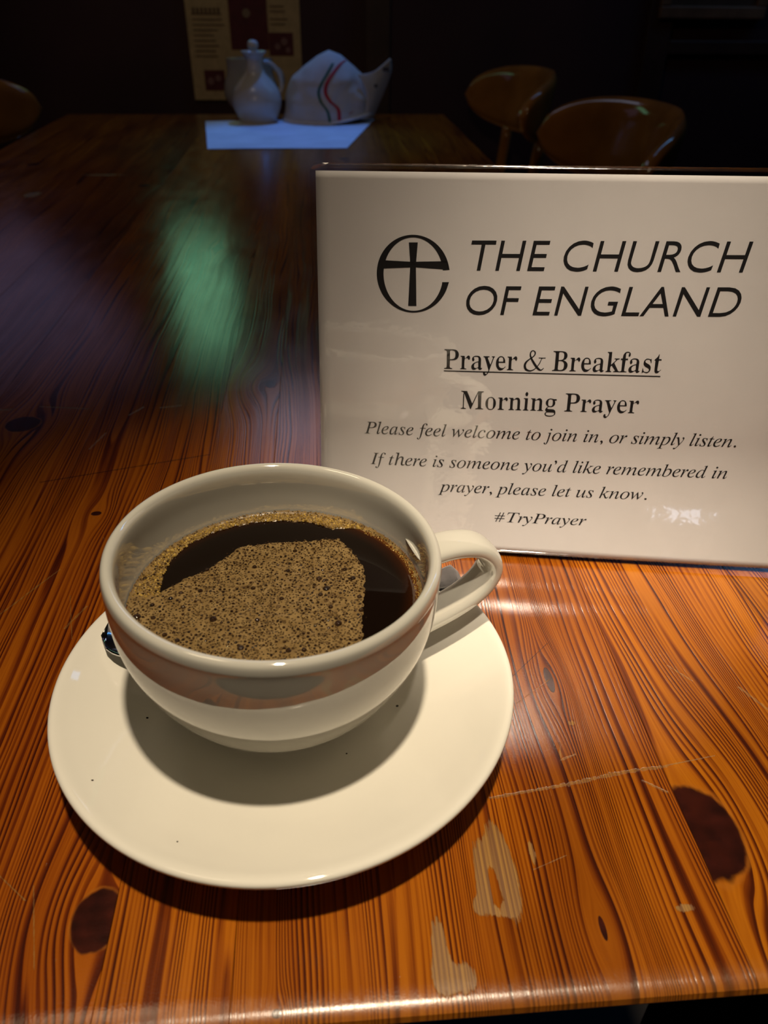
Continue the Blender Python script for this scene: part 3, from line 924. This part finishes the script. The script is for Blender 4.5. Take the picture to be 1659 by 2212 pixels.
jar = empty('sugar_jar', (-0.112, 1.607, 0.0), 0, 'squat pale glazed jar half hidden behind the white bottle', 'jar')
jar.location = (-0.118, 1.680 - 0.0, 0.0)
jar.location = (-0.112, 1.600, 0.0)
# the jar stands directly behind: keep clear of the bottle
bot.location = (-0.104, 1.535, 0.0003)
jar.location = (-0.118, 1.598 + .017, 0.0)
grey_china = simple('grey_glazed_china', (0.36, 0.33, 0.30), 0.12, ior=1.6, var=0.08)
bm = lathe(smooth_prof([(0, .3), (24, .3), (30, 3), (36, 12), (45, 24), (49, 38), (47, 54), (42, 66), (40, 80), (41, 90), (40, 92), (38, 90), (37, 80), (39, 60), (0, 50)], 4), 48, scale=MM)
for v in bm.verts: v.co.x *= 1.0; v.co.y *= .62
mobj('body', bm, grey_china, jar)
bm = lathe(smooth_prof([(0, 90.4), (38, 90.6), (39, 92), (38, 93.6), (10, 95), (0, 95.2)], 3), 40, scale=MM)
for v in bm.verts: v.co.y *= .62
mobj('lid', bm, grey_china, jar)
bm = sweep(catmull([Vector(p) * MM for p in ((40, 0, 78), (54, -2, 74), (58, -3, 56), (46, 0, 36))], 6), lambda t: (4 * MM, 3 * MM), Vector((0, 1, 0)), n=12)
mobj('handle', bm, grey_china, jar)

# cycling cap
cap_m = simple('white_cotton', (0.54, 0.48, 0.41), 0.9, var=0.06, vscale=60, bump=0.5)
CAPX, CAPY = 0.020, 1.555
cap = empty('cycling_cap', (CAPX, CAPY, 0.0), 0, 'white cotton cap with red and green ribbon stripes and flipped-up peak', 'hat')


def capf(t, ph):     # t 0 hem..1 crown, ph around
    x = math.cos(ph); y = math.sin(ph)
    prof = (1 - t ** 2.6) ** .55 if t < 1 else 0
    a = 80 * prof * (1 - .05 * t); b_ = 62 * prof
    z = 106 * t + 3.0 - (4 * t)
    px = a * x + 4 * t; py = b_ * y
    # leaning, slumped cloth: flat planes and creases
    c = noise.noise(Vector((px * .022, z * .03, py * .02 + 4))) * 10 + abs(noise.noise(Vector((px * .035, z * .03, 9)))) * -9
    fac = math.sin(min(1, t * 1.2) * PI) * .9
    px += c * x * fac; py += c * y * fac
    z += 7 * max(0, x) * (1 - t) ** 2 * 1.8
    if t > .5: z += 5 * math.sin(px * .07 + 1.1) * (t - .5) * 2
    return Vector((px, py, z))


bm = bmesh.new(); NT, NP = 26, 64; rings = []
for i in range(NT):
    rings.append([bm.verts.new(capf(i / NT, 2 * PI * k / NP) * MM) for k in range(NP)])
tip = bm.verts.new(capf(1, 0) * MM)
for a, b_ in zip(rings, rings[1:]):
    for k in range(NP): bm.faces.new((a[k], a[(k + 1) % NP], b_[(k + 1) % NP], b_[k]))
for k in range(NP): bm.faces.new((rings[-1][k], rings[-1][(k + 1) % NP], tip))
bmesh.ops.recalc_face_normals(bm, faces=bm.faces)
bvh = BVHTree.FromBMesh(bm)
crown = mobj('crown', bm, cap_m, cap)
so = crown.modifiers.new('cloth', 'SOLIDIFY'); so.thickness = 0.0012; so.offset = -1
# hem band
pts = [capf(0.0, 2 * PI * k / 64) * MM for k in range(64)]
bm = bmesh.new(); rr_ = []
for k, p in enumerate(pts):
    d = Vector((p.x, p.y, 0)).normalized()
    rr_.append([bm.verts.new(p + d * (2.2 * math.cos(q)) * MM + Vector((0, 0, (2.6 * math.sin(q)) * MM))) for q in [2 * PI * i / 10 for i in range(10)]])
for k in range(64):
    a, b_ = rr_[k], rr_[(k + 1) % 64]
    for i in range(10): bm.faces.new((a[i], a[(i + 1) % 10], b_[(i + 1) % 10], b_[i]))
mobj('hem', bm, simple('white_hem', (0.72, 0.70, 0.70), .85), cap)
# flipped-up peak on the right
bm = bmesh.new(); NA, NB = 20, 12; g_ = []
inner = catmull([(58, 0, 6), (66, 0, 24), (68, 0, 44), (62, 0, 62), (54, 0, 76)], 5)
outer = catmull([(82, 0, 7), (92, 0, 26), (104, 0, 50), (114, 0, 78), (112, 0, 97)], 5)
for i in range(NA + 1):
    a, b_ = inner[i], outer[i]
    row = []
    for j in range(NB + 1):
        w = j / NB
        p = a.lerp(b_, w)
        yy = -34 + 30 * w + 14 * math.sin(i / NA * PI) * w * w - 10 * math.sin(w * PI) * (1 - i / NA)
        zz = p.z + (i / NA) ** 2 * (4 * math.sin(w * PI) * -1.6)
        row.append(bm.verts.new(Vector((p.x, yy, zz)) * MM))
    g_.append(row)
for i in range(NA):
    for j in range(NB): bm.faces.new((g_[i][j], g_[i + 1][j], g_[i + 1][j + 1], g_[i][j + 1]))
pk = mobj('peak', bm, cap_m, cap)
so = pk.modifiers.new('thick', 'SOLIDIFY'); so.thickness = 0.003


def stripe(name, path, w, col):
    V = []; F = []
    pth = catmull([(a, 0, b_) for a, b_ in path], 10)
    for p in pth:
        for sgn in (-1, 1):
            q = Vector((p.x + sgn * w / 2, -200, p.z)) * MM
            h = bvh.ray_cast(q, Vector((0, 1, 0)))
            if h[0] is None:
                h = bvh.find_nearest(Vector((p.x + sgn * w / 2, -5, p.z)) * MM)
            nrm = h[1] if h[1].y < 0 else -h[1]
            V.append(h[0] + Vector((0, -.0012, 0.0006)))
    for i in range(len(pth) - 1): F.append((2 * i, 2 * i + 1, 2 * i + 3, 2 * i + 2))
    return pyobj(name, V, F, simple(name + '_cloth', col, .8), cap, True)


s1 = stripe('ribbon', [(18, 4), (17, 24), (4, 36), (-4, 48), (-2, 62), (8, 76), (22, 90), (32, 95)], 6.0, (0.45, 0.010, 0.02)); s1['label'] = 'red ribbon stripe'
s2 = stripe('ribbon', [(2, 4), (-2, 22), (-13, 36), (-16, 50), (-10, 64), (0, 78), (10, 92)], 4.5, (0.005, 0.10, 0.06)); s2['label'] = 'dark green ribbon stripe'
dp = simple('dark_cloth_print', (0.05, 0.045, 0.05), .8)
for (x, y, z, a, b_) in ((102, -13, 82, 5.5, 3.0), (84, -26.5, 58, 3.0, 2.6)):
    bm = bmesh.new(); box(bm, (x - a) * MM, (x + a) * MM, (y - 1.6) * MM, (y - 1.0) * MM, (z - b_) * MM, (z + b_) * MM)
    mobj('dark_print', bm, dp, cap, False)

# menu poster on the back wall
poster = empty('menu_poster', (-0.165, WALL_Y - .006, -0.030), 0, 'cream and maroon menu poster on the dark wall behind the table', 'poster')
cream = simple('cream_print', (0.60, 0.40, 0.19), 0.7, var=0.12, vscale=60)
maroon = simple('maroon_print', (0.13, 0.018, 0.022), 0.7, var=0.2, vscale=40)
inkb = simple('brown_print', (0.16, 0.09, 0.05), 0.7)
bm = bmesh.new(); box(bm, -.128, .133, -.001, .005, 0, .42); mobj('sheet', bm, cream, poster, False)


def pr(name, rects, m, y=-.0014):
    bm = bmesh.new()
    for x0, x1, z0, z1 in rects: box(bm, x0, x1, y, y + .0003, z0, z1)
    return mobj(name, bm, m, poster, False)


# coordinates relative to the poster's foot centre (x, z)
pr('centre_strip', [(-.030, .058, .105, .42)], maroon)
pr('picture', [(.0585, .115, .093, .140)], maroon)
pr('picture', [(-.100, -.052, .020, .063)], maroon)
rl = random.Random(4); rects = []
def prs(name, rects, m, y=-.0014):
    for r in rects: pr(name, [r], m, y)
for z in [.090 + .0105 * k for k in range(9)]: rects.append((-.115, -.115 + rl.uniform(.045, .075), z, z + .0028))
for z in (.155, .165, .1805, .19): rects.append((.064, .064 + rl.uniform(.030, .050), z, z + .0028))
prs('printed_line', rects, inkb)
x = -.113; rects = []
for k in range(7): rects.append((x, x + .006, .176, .188)); x += .0095
prs('printed_letter', rects, inkb, -.0016)
bm = lathe([(0, 0), (9, 0), (9, .4), (0, .4)], 24, scale=MM)
for v in bm.verts: v.co = Vector((v.co.x + .010, -.0014 - v.co.z, v.co.y + .178))
mobj('roundel', bm, simple('gold_print', (0.32, 0.20, 0.12), .6), poster, False)
for dx, dz, r in ((.078, .112, 7), (.094, .122, 8), (.102, .105, 6), (-.086, .040, 8), (-.068, .046, 7)):
    bm = lathe([(0, 0), (r, 0), (r, .3), (0, .3)], 18, scale=MM)
    for v in bm.verts: v.co = Vector((v.co.x + dx, -.0016 - v.co.z, v.co.y + dz))
    mobj('printed_spot', bm, simple('pink_print', (0.30, 0.14, 0.12), .7), poster, False)

# ------------------------------------------------------------------ chairs
chair_m = simple('varnished_chair_wood', (0.36, 0.135, 0.030), 0.11, ior=1.5, var=0.25, vscale=14)


def chair_proto():
    ch = empty('dining_chair', (0, 0, FLOOR_Z), 0)
    Z = -FLOOR_Z
    # backrest: bent plywood, rounded ends, hollow towards the sitter
    bm = bmesh.new(); NA, NB = 40, 12; lay = []
    for s in (0, 1):
        g = []
        for i in range(NA + 1):
            u = -1 + 2 * i / NA
            ang = PI + u * math.radians(57)
            hh_ = 0.063 * (1 - abs(u) ** 3.2) ** .5 + .0008
            row = []
            for j in range(NB + 1):
                w = -1 + 2 * j / NB
                zz = hh_ * w
                e_ = 0.0105 * (1 - abs(w) ** 5) ** .5
                rad = 0.231 + (e_ if s else -e_) + zz * .16
                row.append(bm.verts.new((rad * math.cos(ang) * 1.0, rad * math.sin(ang), Z + 0.002 + zz)))
            g.append(row)
        lay.append(g)
    A, B = lay
    for i in range(NA):
        for j in range(NB):
            bm.faces.new((A[i][j], A[i][j + 1], A[i + 1][j + 1], A[i + 1][j])); bm.faces.new((B[i][j], B[i + 1][j], B[i + 1][j + 1], B[i][j + 1]))
        for j in (0, NB): bm.faces.new((A[i][j], A[i + 1][j], B[i + 1][j], B[i][j]))
    for i in (0, NA):
        for j in range(NB): bm.faces.new((A[i][j], B[i][j], B[i][j + 1], A[i][j + 1]))
    mobj('backrest', bm, chair_m, ch)
    # seat
    bm = bmesh.new(); rings = []
    for (ins, z) in ((.02, -.022), (.003, -.018), (0, -.008), (.004, -.001), (.03, .001), (.12, -.006), (.2, -.008)):
        ring = []
        for k in range(48):
            q = 2 * PI * k / 48; c, s_ = math.cos(q), math.sin(q)
            ring.append(bm.verts.new(((0.205 - ins) * math.copysign(abs(c) ** .62, c), (0.205 - ins) * math.copysign(abs(s_) ** .62, s_) * (1 + .05 * c), Z - .30 + z)))
        rings.append(ring)
    for a, b_ in zip(rings, rings[1:]):
        for k in range(48): bm.faces.new((a[k], a[(k + 1) % 48], b_[(k + 1) % 48], b_[k]))
    bm.faces.new(rings[0]); bm.faces.new(rings[-1])
    mobj('seat', bm, chair_m, ch)
    for sx in (-1, 1):
        for sy in (-1, 1):
            bm = sweep([Vector((sx * (.15 + .045 * t), sy * (.15 + .04 * t), (Z - .323) * (1 - t))) for t in [k / 8 for k in range(9)]], lambda t: ((.019 - .006 * t), (.019 - .006 * t)), Vector((1, 0, 0)), n=14)
            mobj('leg', bm, chair_m, ch)
    for sy in (-1, 1):
        a = math.radians(28) * sy
        p0 = Vector((-.175, .10 * sy, Z - .302)); p1 = Vector((-.232 * math.cos(a), .232 * math.sin(a), Z - .038))
        bm = sweep([p0.lerp(p1, t / 6) for t in range(7)], lambda t: (.012, .012), Vector((0, 1, 0)), n=12)
        mobj('back_post', bm, chair_m, ch)
    for sy in (-1, 1):
        bm = sweep([Vector((-.168, .163 * sy, .21)), Vector((0, .163 * sy, .21)), Vector((.168, .163 * sy, .21))], lambda t: (.009, .009), Vector((0, 0, 1)), n=10)
        mobj('stretcher', bm, chair_m, ch)
    return ch


def copy_tree(o, parent=None):
    c = o.copy(); C.objects.link(c)
    if parent: c.parent = parent
    for k in list(o.children): copy_tree(k, c)
    return c


proto = chair_proto()
spots = [((0.262, 1.20), PI + .10, 'round-backed wooden chair nearest the notice, right side of the table'),
         ((0.235, 1.77), PI + .10, 'dim round-backed wooden chair at the far right table corner'),
         ((-0.705, 1.87), 1.42, 'orange-brown wooden chair at the far left of the table')]
for i, ((x, y), rz, lab) in enumerate(spots):
    o = proto if i == 0 else copy_tree(proto)
    o.location = (x, y, FLOOR_Z); o.rotation_euler = (0, 0, rz)
    tag(o, lab, 'chair', 'wooden chairs around the table')
